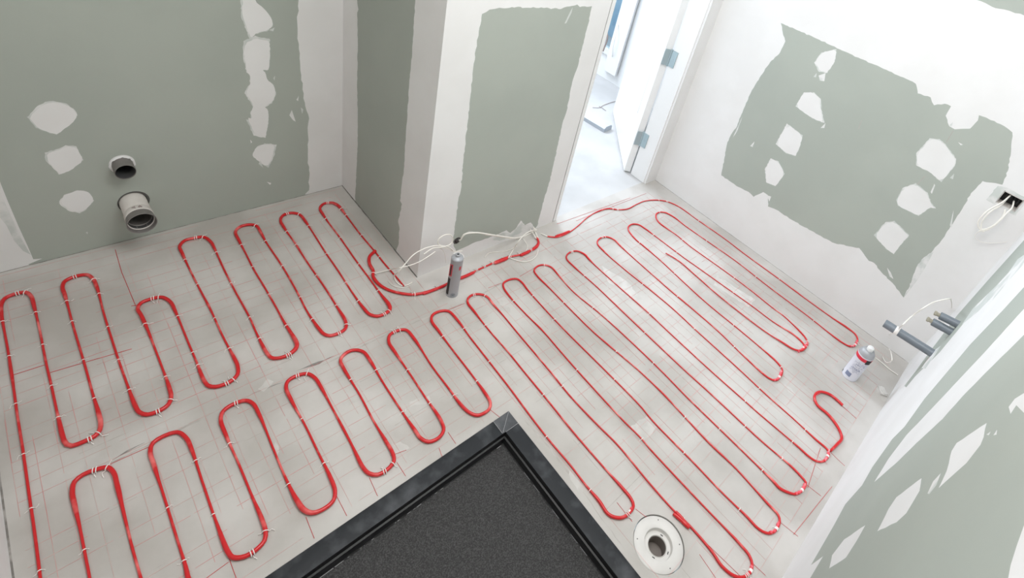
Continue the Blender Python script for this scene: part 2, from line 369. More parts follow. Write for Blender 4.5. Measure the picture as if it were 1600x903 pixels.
# ---- floor
TX, TY = .875, .68                                       # outer corner of the shower tray
DC = Vector((.985, .085, 0)); DR = .077
def G_(P): return [(q.x, q.y) for q in (fl(x, y) for x, y in P)]
fr = []
e = .0035
fr.append(([(XW, YB - e), (XP, YB - e), (XP, YP), (XP - e, YP), (XP - e, YB - e - .001), (XW, YB - e - .001 + .001)], 1))
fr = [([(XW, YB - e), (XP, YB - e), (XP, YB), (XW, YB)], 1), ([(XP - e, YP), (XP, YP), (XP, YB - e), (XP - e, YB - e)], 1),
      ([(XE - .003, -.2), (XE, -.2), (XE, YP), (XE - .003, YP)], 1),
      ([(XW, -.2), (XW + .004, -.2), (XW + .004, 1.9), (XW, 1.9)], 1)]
def crack(P, w, mi, j=.004):
    pts = [Vector((q.x, q.y)) for q in (fl(x, y) for x, y in P)]; up, dn = [], []
    fine = []
    for a, b in zip(pts, pts[1:]):
        k = max(2, int((b - a).length / .015))
        fine += [a.lerp(b, i / k) for i in range(k)]
    fine.append(pts[-1])
    for i, p in enumerate(fine):
        t = (fine[min(i + 1, len(fine) - 1)] - fine[max(i - 1, 0)]).normalized(); n = Vector((-t.y, t.x))
        o = n * rnd.uniform(-j, j) * .4; ww = w * rnd.uniform(.25, 1.0) * min(1, i / 3 + .05, (len(fine) - 1 - i) / 3 + .05)
        up.append(tuple(p + o + n * ww)); dn.append(tuple(p + o - n * ww))
    return (up + dn[::-1], mi)
fr += [crack([(172,722),(200,704),(226,692)], .006, 1), crack([(389,618),(415,606),(442,597)], .005, 1), crack([(460,581),(490,570),(522,556)], .006, 1),
       crack([(150,735),(250,686),(390,618)], .004, 3), crack([(500,572),(620,515),(720,475),(790,440)], .004, 3), crack([(640,545),(660,575),(692,615)], .0015, 3),
       crack([(816,652),(850,690),(890,740),(905,760)], .004, 3), crack([(905,760),(940,810),(985,870)], .0014, 3),
       crack([(300,545),(380,520),(440,495)], .0012, 3), crack([(60,370+330),(20,720)], .0012, 3)]
pale = [[(525,633),(560,618),(572,622),(545,634)], [(403,608),(418,592),(428,596),(412,612)], [(640,628),(670,618),(672,628),(640,636)], [(890,735),(905,752),(912,768),(903,768),(892,750)],
        [(940,415),(980,440),(1005,470),(985,468),(950,440)], [(1120,430),(1180,468),(1170,480),(1115,445)], [(980,670),(1010,650),(1030,665),(1005,690)], [(760,460),(790,470),(800,490),(770,480)],
        [(1225,600),(1236,606),(1250,624),(1232,612)], [(1368,606),(1378,603),(1392,622),(1380,628)], [(430,690),(436,705),(432,716),(426,700)], [(600,700),(625,690),(640,700),(610,712)]]
fr += [(ragged(G_(P), .004, .012, rnd), 2) for P in pale]
# rectangular joints of the old tiling under the thin adhesive, faint
for k in range(9):
    x = .99 + k * .19
    for s in range(2):
        y0 = -.1 + s * .36 + rnd.uniform(0, .1); y1 = y0 + rnd.uniform(.08, .22)
        fr.append(([(x - .0012, y0), (x + .0012, y0), (x + .0010, y1), (x - .0010, y1)], 3))
for k in range(7):
    y = .05 + k * .2
    for s in range(4):
        x0 = -.2 + s * .36 + rnd.uniform(0, .12); x1 = x0 + rnd.uniform(.06, .22)
        if (x0 < TX + .03 and y < TY + .03) or x1 > 2.5: continue
        fr.append(([(x0, y - .0011), (x1, y - .0010), (x1, y + .0010), (x0, y + .0011)], 3))
tray_hole = [(XW - .05, YS - .05), (TX, YS - .05), (TX, TY), (XW - .05, TY)]
panel('floor', [(XW - .1, YS - .1), (XE + .1, YS - .1), (XE + .1, YP + .02), (XP + .1, YP + .02), (XP + .1, YB + .1), (XW - .1, YB + .1)], fr,
      [[(XW - .06, YS - .06), (TX, YS - .06), (TX, TY), (XW - .06, TY)], circ(DC.x, DC.y, DR + .0025, 48)],
      lambda x, y: Vector((x, y, 0)), [M['screed'], M['screed2'], M['screed3'], M['joint']], (0, 0, -.06))
bm = bmesh.new(); box(bm, XJ - .3, 4.2, YP + .02, 4.6, -.06, -.0005); tag(obj('floor_next_room', bm, M['nextfloor']), kind='structure')

# ---------------------------------------------------------------- shower tray
tr = empty('shower_tray', (.35, .25, 0))
tag(tr, 'dark grey gritty shower tray with black rim sunk in the floor corner', 'shower tray')
def tob(name, bm, m, **k):
    o = obj(name, bm, m, tr, **k); o.location = -tr.location; return o
rw, dz = .054, .042
xi, yi = TX - rw, TY - rw
bm = bmesh.new()
def quad(bm, *p, mi=0):
    f = bm.faces.new([bm.verts.new(q) for q in p]); f.material_index = mi; return f
x0, y0 = XW + .002, YS + .002
zt = .003
# top of the back rim, top of the right rim, mitred end block of the corner
box(bm, x0, xi - .012, yi, TY - .001, -.045, zt, bev=.0025)
obj_rim = tob('rim', bm, M['rim'], smooth=True)
bm = bmesh.new(); box(bm, xi, TX - .001, y0, yi - .001, -.045, zt, bev=.0025); tob('rim', bm, M['rim'], smooth=True)
bm = bmesh.new()
box(bm, xi - .011, TX - .001, yi, TY - .001, -.045, zt + .0012, bev=.003)
tob('corner_piece', bm, M['rimpale'], smooth=True)
bm = bmesh.new()
for a, b in (((xi - .012, yi + .001), (xi - .012, TY - .002)), ((xi, yi - .001), (TX - .002, yi - .001)), ((xi - .008, yi + .004), (TX - .004, TY - .004))):
    a3, b3 = Vector((*a, zt + .0012)), Vector((*b, zt + .0012))
    tube(bm, [a3, a3.lerp(b3, .5), b3], .0008 if a[0] != xi - .008 else .0006, 5)
tob('dust_line', bm, M['dust'])
# inner flank with a small ledge, then the gritty base
bm = bmesh.new()
prof = [(0, zt - .002), (.001, -.017), (.006, -.019), (.008, -dz), (.013, -dz + .0015)]
for i in range(len(prof) - 1):
    (o1, z1), (o2, z2) = prof[i], prof[i + 1]
    quad(bm, (x0, yi - o1, z1), (xi - o1, yi - o1, z1), (xi - o2, yi - o2, z2), (x0, yi - o2, z2))
    quad(bm, (xi - o1, y0, z1), (xi - o1, yi - o1, z1), (xi - o2, yi - o2, z2), (xi - o2, y0, z2))
tob('inner_flank', bm, M['rimdark'])
bm = bmesh.new()
for k in range(26):
    xx = rnd.uniform(.15, xi - .03); L = rnd.uniform(.005, .05)
    a, b = Vector((xx, yi - .0125, -dz + .002)), Vector((min(xx + L, xi - .012), yi - .0125, -dz + .002))
    tube(bm, [a, b], .0007, 4)
for k in range(12):
    yy = rnd.uniform(.1, yi - .05); a = Vector((xi - .0125, yy, -dz + .002)); tube(bm, [a, a + Vector((0, .03, 0))], .0004, 4)
tag(tob('mortar_residue', bm, M['dust']), kind='stuff')
bm = bmesh.new(); box(bm, x0, xi - .010, y0, yi - .010, -.055, -dz + .001); tob('tray_base', bm, M['tray'])

# ---------------------------------------------------------------- floor drain
dr = empty('floor_drain', DC); tag(dr, 'round cream plastic drain flange with open pipe in the floor beside the tray', 'floor drain')
bm = bmesh.new()
lathe(bm, [(DR, -.02), (DR, -.0045), (DR - .002, -.0028), (.046, -.0022), (.0435, -.004), (.041, -.016), (.039, -.0175), (.0305, -.0175), (.029, -.0155), (.0275, -.0175), (.0272, -.03)], 56)
obj('flange', bm, M['drain'], dr, smooth=True)
bm = bmesh.new(); lathe(bm, [(.0271, -.0185), (.027, -.058), (.0, -.058)], 40); obj('throat', bm, M['drainin'], dr, smooth=True)
fg = [o for o in dr.children if o.name.startswith('flange')][0]
for a in (40, 130, 250, 320):
    bm = bmesh.new(); lathe(bm, [(0, .0004), (.0016, .0004), (.0016, -.001)], 10, Matrix.Translation((.066 * cos(radians(a)), .066 * sin(radians(a)), -.0022))); obj('screw_hole', bm, M['pvcin'], fg)
for a in (15, 200, 290):
    bm = bmesh.new(); box(bm, .0335, .0365, -.004, .004, -.0172, -.0165, M=Matrix.Rotation(radians(a), 4, 'Z')); obj('slot', bm, M['pvcin'], fg)

# ---------------------------------------------------------------- heating mats
UP = [(76,1010),(63,903),(53,824),(46,776),(39,726),(35,698),(28,655),(18.6,587),(12,545),(6.6,534-18),(2,489),(2.5,476),(8,467),(21,461),(40,457.5),(49,464),(53,477),(62.5,518),(71.8,566),(79.7,600),(92,656),(101,690),(105,695.5),(113,697.3),(131.6,690.6),(148.5,682),(156,673),(157.6,661),(154,645),(146,619),(133,572),(125,545),(114,507.7),(102,462.5),(98,449),(102,440),(117,433),(135.5,430),(145,436),(151.5,449),(162,489),(175.4,532),(183.4,557),(200.7,606),(212.6,637),(219,645.5),(231,648.5),(247,643.5),(262,634),(267.5,622),(264.5,606),(244.5,551),(231,516),(220.6,493),(215.3,483),(220,474.5),(234,468.5),(252.5,465),(266,472),(273.8,486),(295,537),(305.6,562),(319,595),(326,603.5),(337.5,605),(359,597.5),(371,586),(371.5,573),(366,560),(348,525),(329.6,485),(309.6,447),(296,420),(285,396.5),(281,385.5),(288,377),(301.7,373),(318,371),(329.4,378.5),(335,388),(349,418.7),(368,456),(390,496),(401,521),(417,552),(424,559.5),(433,560.5),(449,556),(462,546),(464,539),(458.5,527),(446,507),(430.6,478.5),(413.6,449),(397,421.5),(383,394),(373.4,376),(368,363),(373.4,356),(385.8,352),(399.7,353),(408,364.7),(415,377),(441,416),(464.7,457),(480,486.7),(499,515),(507,523),(518,525),(539,515),(540.5,505),(526.8,480),(508,450),(486.5,419),(477,405),(459,377),(444,356),(438.4,345),(442.6,337),(455,333.4),(467.5,335.6),(478.5,348),(510,396.5),(527,421),(548.5,454),(569,483),(578,492),(592,494.5),(609,485),(608,478),(598,464),(577,435),(554.7,405),(535.3,377),(504.8,335.6),(500,326),(506,319),(518.7,317.6),(528,322),(536.7,331.5),(563,366),(585,392),(601.7,413),(621,435),(631,447)]
UPB = [(586.5,393),(577.5,402),(577.5,414),(583,424),(583,433),(592,445),(605,453),(623,458.5),(645,461),(665,457.5),(683,450.6),(697,444.5),(718,435),(738,426),(771.5,411),(791.5,403),(816,397.5),(833.6,389),(841,380),(839,372)]
LOW = [(150,985),(140,903),(134.5,874),(124.6,823.7),(117,790),(113.4,770.4),(117,753),(130,742.4),(148.5,735),(168,731),(178,739.6),(183.5,759),(196,812.5),(207,857),(220,903),(236,960),(250,972),(290,955),(305,938),(294,903),(290,885),(274.5,835),(259,784.5),(241,728),(235,706),(239,693),(254,683),(277,676),(291,685),(299.7,703),(316.5,753.6),(338,816),(357,864),(364,871.5),(381.6,870.5),(399.8,860),(413.4,845),(415,831),(408.9,811),(393.7,775),(372.6,723.7),(353,680),(345,656),(349,643),(364,632.5),(384,626.5),(395,631),(405.8,649.5),(427,701),(445,744),(463,781),(475,797.5),(487.5,802.3),(505.6,796),(520.7,783),(523.5,768),(516,746),(496.6,705.6),(477,665),(455.4,626),(447,606),(450,596),(464.7,587.5),(480,584.4),(492,591),(502,606),(520.6,640),(548.5,693),(568,732),(577,740.5),(590,742.5),(605.4,734),(615.5,721),(613.5,709),(602.4,689),(582.6,655.7),(561,615),(537,576),(532,563),(539,553.5),(551.6,547.8),(567,550),(579.5,565.8),(598,596.8),(620,631),(647.7,672),(657,685),(669.4,691),(685,685),(693,673),(690,660),(663,618.5),(638.4,581),(616.7,550),(607.4,535),(609,524),(619.8,517.7),(633.8,516),(648,531),(675.6,573),(700.5,606),(722,635),(734.6,646),(747,649.5),(764,640),(766,630),(756,612),(734.6,582),(709.8,550),(685,517),(674,501),(676.5,492),(688,486.7),(700.5,486.7),(716,502),(734.6,527),(762.5,562.7),(800,611),(825,645),(858.7,688.5),(890.7,726),(915.8,758.7),(936,783),(950,803.5),(964.5,809.5),(977,807),(989.5,791),(986,780),(971.7,762),(950,737.5),(900,680),(853.7,623),(819.9,582),(794,550),(767.5,520),(741,487),(731,474),(731,467),(737.5,461.5),(750,460),(761,464),(770,475),(786,492.5),(808.75,520),(861,582),(892,620),(936,666),(965,695),(1015,755),(1050,794.5),(1079,823),(1112.7,862.6),(1128,885),(1146,899.5),(1158,902.5),(1169,898),(1175,885),(1171.5,870),(1154,848),(1096.6,787.5),(1061,750),(1016,701.6),(1000,683),(972,655),(904,581),(875,548),(850,519),(820,489),(796,463),(787,450),(786.5,443),(795,437.5),(807.5,436),(816,442),(824,452.5),(845,476),(870,503),(887.5,521),(947,580),(1000,633.7),(1021,658.7),(1086,725),(1125,766),(1164.6,805),(1186,827),(1200,833.5),(1211,829.5),(1218,815),(1216,805),(1200,787.5),(1150,732),(1107,691),(1036,615),(1000,592.5-12),(988,570),(928.75,520),(885,477),(857.5,449),(840,432),(834.5,423),(840,416),(850,414),(861,417.5),(872.5,430),(895,455),(937.5,490),(970,519),(1032,578),(1073,620),(1111,657),(1164.6,709),(1207,751),(1218,763),(1232.5,770),(1243,772),(1254,766),(1259,754),(1252,745),(1236,728.5),(1186,685.5),(1136,639),(1107,612),(1071.6,580),(1010,522),(970,484),(932.5,448),(895,415),(885.5,405),(885.5,399),(892.5,393.5),(902.5,392.5),(913,397.5),(921,406),(962.5,444),(1012.5,488),(1047.5,521),(1112.7,581),(1164.6,627),(1182,642.6),(1218,673),(1247,698),(1264.7,714),(1275.5,720.6),(1286,721),(1295,711),(1293,703),(1275,687),(1243,657),(1196.8,616),(1154,576),(1090,518),(1050,481),(1015,452),(975,420),(944,393),(933.5,381),(934.5,375),(941,371),(950,370.5),(960,375),(969,384),(1012.5,423),(1050,456),(1082.5,483),(1125,520),(1163,557),(1200,590),(1211,594.5),(1219.5,588.5),(1222,577),(1213,565),(1200,553),(1160,519),(1105,474),(1067.5,440),(1030,405),(1005,384),(992.5,373.5),(982.5,361),(981.5,355),(987.5,350.5),(997.5,351),(1007.5,357),(1020,366),(1070,403.5),(1085,414),(1130,446),(1175,478),(1210,504),(1240,523),(1255,537),(1258,543),(1262,538),(1259,529),(1248,516),(1225,494),(1207.5,481),(1170,451),(1130,421.5),(1077.5,384),(1057.5,367.5),(1030,348),(1025,340),(1026,334),(1032,331.5),(1040,332.5),(1052.5,339),(1072.5,354),(1110,380),(1150,408),(1200,447),(1266,496.5),(1305,527.5),(1317,536),(1327,541),(1336,540),(1340,531),(1336,522),(1324.6,513),(1304,499),(1267.5,473),(1245,456.5),(1217.5,436),(1185,412.5),(1162.5,396),(1132.5,373),(1090,343.5),(1060,322.5),(1042.5,315),(1025,312.5),(1007.5,314),(995,319),(980,326.5),(965,327.5),(950,326),(932.5,331),(917.5,340),(905,351),(890,362.5),(870,370.5),(855,369.5)]
TAIL = [(1297,705),(1307.7,694.5),(1314.5,685.5),(1311,673),(1303,660),(1293,648),(1276,633),(1272,621),(1276,614.5),(1283,613),(1297,617.6),(1310,628),(1316,634)]
EXTRA = [(1040,396),(1060,408),(1088,432),(1120,460),(1160,492),(1197.5,520),(1222,535.6),(1240,546.5),(1252,548.5),(1259,543)]
cable_r = random.Random(3)
def lay(path, base, thick, key):
    P = [fl(x, y, base + .0005) for x, y in path]
    pts = catmull(P, .008)
    n = len(pts); k = 5; turn = []
    for i in range(n):
        a, b, c = pts[max(0, i - k)], pts[i], pts[min(n - 1, i + k)]
        u, v = (b - a), (c - b)
        turn.append(u.angle(v) if u.length > 1e-6 and v.length > 1e-6 else 0)
    w = []
    for i in range(n):
        m = max(turn[max(0, i - 6):i + 7]); w.append(min(1, max(0, (m - .12) / .35)))
    w = [sum(w[max(0, i - 3):i + 4]) / len(w[max(0, i - 3):i + 4]) for i in range(n)]
    rs = []
    bulge = 0
    for i in range(n):
        if bulge <= 0 and cable_r.random() < .006: bulge = cable_r.randint(6, 13)
        bulge -= 1
        far = min(1, max(0, (pts[i].x - .75) / .5))
        rs.append(base * (1 + (thick * (1 - .35 * far)) * w[i]) * (1.25 if bulge > 0 else 1) * cable_r.uniform(.97, 1.03))
    rs = [sum(rs[max(0, i - 2):i + 3]) / len(rs[max(0, i - 2):i + 3]) for i in range(n)]
    for i in range(n): pts[i] = Vector((pts[i].x, pts[i].y, rs[i] + .0006))
    return pts, rs, w

def tie_mesh(seed, double=False):
    r = random.Random(seed); bm = bmesh.new()
    for off in ((-.0022, .0022) if double else (0,)):
        pts = [Vector((off * 1.5, .0062 * cos(a), .0042 + .0066 * sin(a))) for a in [pi * k / 8 for k in range(-1, 10)]]
        tube(bm, pts, .0013, 6)
    # loose tail and the knot head
    a = Vector((0, .0058, .003)); L = r.uniform(.006, .014)
    tube(bm, catmull([a, a + Vector((r.uniform(-.003, .003), L * .5, .002)), a + Vector((r.uniform(-.007, .007), L, -.0015))], .004), .0009, 5)
    if r.random() < .6:
        b = Vector((0, -.0058, .003)); tube(bm, catmull([b, b + Vector((.003, -.006, .001)), b + Vector((r.uniform(-.002, .006), -.012, -.0015))], .004), .0009, 5)
    me = bpy.data.meshes.new('cable_tie'); bmesh.ops.recalc_face_normals(bm, faces=bm.faces[:]); bm.to_mesh(me); bm.free(); me.materials.append(M['tie'])
    return me
TIES = [tie_mesh(s) for s in range(5)]; TIE2 = tie_mesh(9, True)

def ties(pts, w, rs, root, limit, r):
    spots = []; last = -99; step = .0
    d = 0
    for i in range(1, len(pts)):
        d += (pts[i] - pts[i - 1]).length
        entering = w[i] > .3 and w[i - 1] <= .3; leaving = w[i] <= .3 and w[i - 1] > .3
        if entering: j0 = i
        if entering or leaving: spots.append((i, False)); d = 0
        if leaving and 'j0' in locals(): spots.append(((i + j0) // 2, True))
        elif d > .17 + r.uniform(-.03, .05): spots.append((i, False)); d = 0
    if len(spots) > limit:
        spots = [spots[int(k * len(spots) / limit)] for k in range(limit)]
    for i, mid in spots:
        p = pts[i]
        if not (-.28 < p.x < 2.5): continue
        t = (pts[min(i + 1, len(pts) - 1)] - pts[i - 1]).normalized()
        o = link('cable_tie', TIE2 if mid else r.choice(TIES), root)
        flip = pi if r.random() < .5 else 0
        s = rs[i] / .0049
        o.location = Vector((p.x, p.y, .0002)) - root.location
        o.rotation_euler = (0, 0, math.atan2(t.y, t.x) + flip + r.uniform(-.15, .15)); o.scale = (1, s * 1.05, s)

def grid(root, name, xs, ys, clip, r, dens=.62):
    bm = bmesh.new()
    def seg(a, b, w):
        a, b = Vector(a), Vector(b); tube(bm, [a, a.lerp(b, .5) + Vector((r.uniform(-.0006, .0006), r.uniform(-.0006, .0006), 0)), b], w, 4)
    for x in xs:
        y = ys[0]
        while y < ys[-1]:
            L = r.uniform(.08, .42)
            if r.random() < dens and clip(x, y) and clip(x, y + L): seg((x, y, .0006), (x + r.uniform(-.001, .001), y + L, .0006), r.choice((.00025, .0003, .0004)))
            y += L + r.uniform(0, .02)
    for y in ys:
        x = xs[0]
        while x < xs[-1]:
            L = r.uniform(.08, .42)
            if r.random() < dens and clip(x, y) and clip(x + L, y): seg((x, y, .0006), (x + L, y + r.uniform(-.001, .001), .0006), r.choice((.00025, .0003, .00045)))
            x += L + r.uniform(0, .02)
    o = obj(name, bm, M['thread'], root); o.location = -root.location; tag(o, kind='stuff')
def frange(a, b, s):
    n = int(round((b - a) / s)); return [a + s * i for i in range(n + 1)]

gr = random.Random(11)
m1 = empty('heating_mat', (.3, 1.6, 0)); tag(m1, 'red heating cable mat along the left wall with pipes, looped upper row', 'heating mat')
m2 = empty('heating_mat', (1.4, .8, 0)); tag(m2, 'red heating cable mat around the dark tray, long loops running toward the doorway', 'heating mat')
grid(m1, 'reinforcing_mesh', frange(-.26, .90, .0435), frange(1.31, 2.04, .0435), lambda x, y: y < 2.055 and x < .915, gr, .8)
for P in ([(180,390),(190,425),(212,478)], [(205,478),(213,477)], [(75,595-12),(150,561),(206,545)], [(20,586),(70,570)]):
    bm = bmesh.new(); tube(bm, [fl(x, y, .0010) for x, y in P], .0008, 5)
    o = obj('mesh_thread', bm, M['red'], m1); o.location = -m1.location
def free(x, y): return not (x < TX + .012 and y < TY + .012) and (Vector((x, y, 0)) - DC).length > DR + .004 and -.28 < x < 2.5 and not (y > 1.36 and x > XP - .01)
grid(m2, 'reinforcing_mesh', frange(-.26, 2.46, .0435), frange(-.16, 1.27, .0435), free, gr, .78)
for P in ([(150,735),(235,697)], [(690,488),(726,474)], [(763,450),(784,442)], [(812,432),(836,418)], [(320,905),(357,878)], [(357,870),(369,903)], [(478,808),(491,841)], [(526,775),(542,806)],
          [(577,746),(590,775)], [(620,722),(634,744)], [(610,712),(635,703)], [(686,700),(692,717)], [(700,675),(712,693)], [(766,640),(785,655)], [(993,795),(1010,808)],
          [(964,785),(988,815)], [(1100,845),(1160,903)], [(1316,634),(1338,654)], [(1296,705),(1320,728)], [(1260,757),(1283,775)], [(1218,815),(1247,838)], [(1176,880),(1196,899)],
          [(900,345),(1010,302)], [(870,350),(985,309)], [(1093,866),(1130,920)], [(1282,700),(1262,762)], [(1240,835),(1300,760)]):
    bm = bmesh.new(); tube(bm, [fl(x, y, .0010) for x, y in P], .0006, 5)
    o = obj('mesh_thread', bm, M['red'], m2); o.location = -m2.location
for root, paths, lim in ((m1, (UP, UPB), 88), (m2, (LOW, TAIL, EXTRA), 99)):
    T = []
    for k, path in enumerate(paths):
        base = (.0032 if root is m1 else .0031) * (.85 if path is EXTRA else 1)
        pts, rs, w = lay(path, base, .82, k)
        if path is LOW:                                   # the part off to the right runs thinner, as the outer loops do
            rs = [r_ * (1 - .22 * min(1, max(0, (p.x - .8) / .8))) for r_, p in zip(rs, pts)]
            pts = [Vector((p.x, p.y, r_ + .0006)) for p, r_ in zip(pts, rs)]
        if path in (UPB, TAIL): rs = [r_ * 1.15 for r_ in rs]
        if k: pts = [p + Vector((0, 0, .002)) for p in pts]
        bm = bmesh.new(); tube(bm, pts, rs, 10)
        o = obj('heating_cable', bm, M['red'], root, smooth=True); o.location = -root.location
        if k == 0 or path is UPB: T.append((pts, rs, w))
    n = sum(len(t[0]) for t in T)
    for pts, rs, w in T: ties(pts, w, rs, root, int(lim * len(pts) / n), gr)
for P in ([(977,807),(984,800),(989.5,790)], [(1166,899.5),(1173,892),(1175,880)], [(1203,832.5),(1211,829),(1217,816)], [(1243,771.5),(1252,767),(1258,756)], [(1288,720),(1293,713),(1295,703)],
          [(1209,594),(1216,591.5),(1221,580)], [(1247,549.5),(1254,545),(1261,536)], [(1328,541),(1335,540),(1339.5,532)], [(1273,627),(1272.5,619),(1280,613.5)]):
    pts = catmull([fl(x, y, .0046) for x, y in P], .004); bm = bmesh.new()
    tube(bm, pts, [.0046 + .0012 * sin(i * 1.9) for i in range(len(pts))], 10)
    o = obj('tape_wrap', bm, M['pink'], m2, smooth=True); o.location = -m2.location
    mid = len(pts) // 2; bm = bmesh.new(); tube(bm, pts[mid - 1:mid + 2], .0059, 10)
    w_ = obj('white_tag', bm, M['tie'], o, smooth=True)
for x, y, x2, y2 in ((645,461,655,459),(683,451,690,448),(744,424,750,421),(769,412,775,410),(796,402,802,400.5),(811,398,816,397),(829,392.5,832,390),(756,418,762,415)):
    o = link('cable_tie', TIE2, m1); p, p2_ = fl(x, y), fl(x2, y2)
    o.location = Vector((p.x, p.y, .0002)) - m1.location; o.rotation_euler = (0, 0, math.atan2(p2_.y - p.y, p2_.x - p.x)); o.scale = (1, 1.15, 1.2)
# thick splice sleeves where the cold leads are joined
def sleeve(root, P, r):
    pts = catmull([fl(x, y, r + .001) for x, y in P], .01); bm = bmesh.new()
    tube(bm, pts, [r * (.75 if i in (0, len(pts) - 1) else 1) for i in range(len(pts))], 12)
    o = obj('splice_sleeve', bm, M['red'], root, smooth=True); o.location = -root.location
sleeve(m1, [(661,459),(680,452),(697,445)], .0062); sleeve(m1, [(719,435),(733,429),(741,425)], .0068); sleeve(m1, [(772,411),(783,407),(793,403)], .0085)
sleeve(m1, [(813,399),(822,395),(828,392)], .0075); sleeve(m1, [(830,391),(839,385),(842,378)], .0065)
sleeve(m2, [(868,369),(880,365),(890,361)], .0055); sleeve(m2, [(1052,802),(1064,812),(1077,825)], .0062); sleeve(m2, [(1056,799),(1066,810),(1072,817)], .005)

# ---------------------------------------------------------------- pipes
def tip(base, L, px):
    """axis of a pipe sagging a little off square: its end lies on the sight line of px, nearest to square"""
    d = (W @ Vector(((px[0] - CX) / F, (px[1] - CY) / F, 1))).normalized(); o = Vector((0, 0, HC)); q = base + Vector((0, L, 0))
    return tuple((o + d * d.dot(q - o) - base).normalized())
def pipe(name, centre, axis, length, r, t, m, label, cat='pipe', inner=None, depth=.09, collar=None):
    """open plastic pipe leaving a wall along axis (unit vector)"""
    root = empty(name, centre); tag(root, label, cat, None)
    q = Vector(axis).to_track_quat('Z', 'Y').to_matrix().to_4x4()
    bm = bmesh.new(); lathe(bm, [(r, -depth), (r, length - .0015), (r - .0008, length), (r - t + .0006, length), (r - t, length - .0015), (r - t, -depth + .01)], 40, q)
    obj('pipe_wall', bm, m, root, smooth=True)
    bm = bmesh.new(); lathe(bm, [(r - t - .0001, length - .004), (r - t - .0001, -depth + .012), (0, -depth + .012)], 32, q); obj('pipe_inside', bm, inner or M['pvcin'], root, smooth=True)
    return root, q
t1, q1 = pipe('drain_pipe', Vector((p1.x, YB, p1.z)), (0, -1, 0), .052, .0295, .0022, M['pvcwarm'], 'short taupe pipe stub, the upper one in the green back wall')
bm = bmesh.new(); lathe(bm, [(.0300, .004), (.0345, .0015), (.035, .0005), (.036, .0002)], 26, q1)
for v in bm.verts: v.co += Vector((rnd.uniform(-.002, .002), 0, rnd.uniform(-.002, .002)))
obj('plaster_collar', bm, M['plaster'], t1, smooth=True)
t2, q2 = pipe('drain_pipe', Vector((p2.x, YB, p2.z)), (0, -1, 0), .118, .0395, .0025, M['cream'], 'longer cream pipe with a grey mouth, lower one in the green back wall')
bm = bmesh.new()
lathe(bm, [(.0397, .092), (.0408, .098), (.0412, .110), (.0425, .128), (.0437, .1305), (.0437, .134), (.0425, .1355), (.0405, .134), (.0392, .128), (.0388, .10), (.0345, .096), (.0345, .02)], 44, q2)
obj('socket_mouth', bm, [M['pvcwarm']], t2, smooth=True)
bm = bmesh.new(); lathe(bm, [(.0395, .072), (.0412, .075), (.0418, .098), (.0412, .102), (.0398, .104)], 44, q2); band = obj('band', bm, M['cream'], t2, smooth=True)
# printed marks on the cream pipe: a small crest and two bars
bm = bmesh.new()
def curved(bm, pts2, r, zc, ac):
    """flat figure wrapped on the pipe; pts2 in mm (around, along)"""
    vs = [bm.verts.new(q2 @ Vector((r * cos(ac + u / 1000 / r), r * sin(ac + u / 1000 / r), zc + v / 1000))) for u, v in pts2]
    bm.faces.new(vs)
AC = math.atan2((q2.inverted() @ Vector((-.0, 0, 1))).y, (q2.inverted() @ Vector((0, 0, 1))).x)
curved(bm, [(-9, 5), (-12, 8), (-15, 5), (-14, -1), (-9, -7), (-4, -1), (-3, 5), (-6, 8)], .0422, .087, AC)
for u in (6, 9.5, 13): curved(bm, [(u - 1.3, 7 - (u - 6) * .8), (u + 1.3, 7 - (u - 6) * .8), (u + 1.3, -6), (u - 1.3, -6)], .0422, .087, AC)
obj('printed_mark', bm, M['brown'], band)

def direction(base, tip_px, L): return (0, 1, 0)
t3, q3 = pipe('waste_pipe', Vector((pa.x, YS, pa.z)), tip(Vector((pa.x, YS, pa.z)), .177, (1385, 506.5)), .181, .0165, .0018, M['pvc'], 'long grey pipe jutting from the right foreground wall above the aerosol can')
bm = bmesh.new(); lathe(bm, [(.0168, .126), (.0177, .128), (.0177, .138), (.0168, .140)], 30, q3); obj('tape_wrap', bm, M['tie'], t3, smooth=True)
for c, tp, nm, L in ((pb, (1464, 506.5), 'short grey pipe with metal tip, lower of the pair by the long pipe', .066), (pc, (1470, 493.5), 'short grey pipe with metal tip, upper of the pair by the long pipe', .060)):
    t, q = pipe('water_pipe', Vector((c.x, YS, c.z)), tip(Vector((c.x, YS, c.z)), L, tp), L, .0145, .002, M['pvc'], nm)
    bm = bmesh.new(); lathe(bm, [(.0075, L - .03), (.0075, L + .010), (.0095, L + .011), (.0095, L + .018), (.0062, L + .019), (.0062, L + .004), (0, L + .004)], 8, q); obj('metal_fitting', bm, M['metal'], t)

# ---------------------------------------------------------------- sealant cartridge
cb = fl(706, 458.5)
cr = empty('sealant_cartridge', cb); tag(cr, 'upright silver sealant cartridge standing on the floor in front of the pillar', 'sealant tube')
R0 = .0238
bm = bmesh.new()
lathe(bm, [(0, .004), (.020, .004), (.0215, 0), (R0 + .0006, 0), (R0 + .0006, .003), (R0, .0045), (R0, .1975), (R0 + .0005, .199), (R0 + .0003, .2015), (.0215, .2045), (.013, .2085), (.0095, .2095)], 44)
crb = obj('body', bm, M['silver'], cr, smooth=True)
bm = bmesh.new(); lathe(bm, [(.0100, .2085), (.0092, .2095), (.0092, .2185), (.0078, .2195), (.0050, .2195), (.0045, .2175), (.0045, .211)], 28); obj('nozzle_collar', bm, M['silver'], cr, smooth=True)
bm = bmesh.new(); lathe(bm, [(.0046, .2165), (0, .2165)], 20); obj('nozzle_opening', bm, M['black'], cr)
bm = bmesh.new()
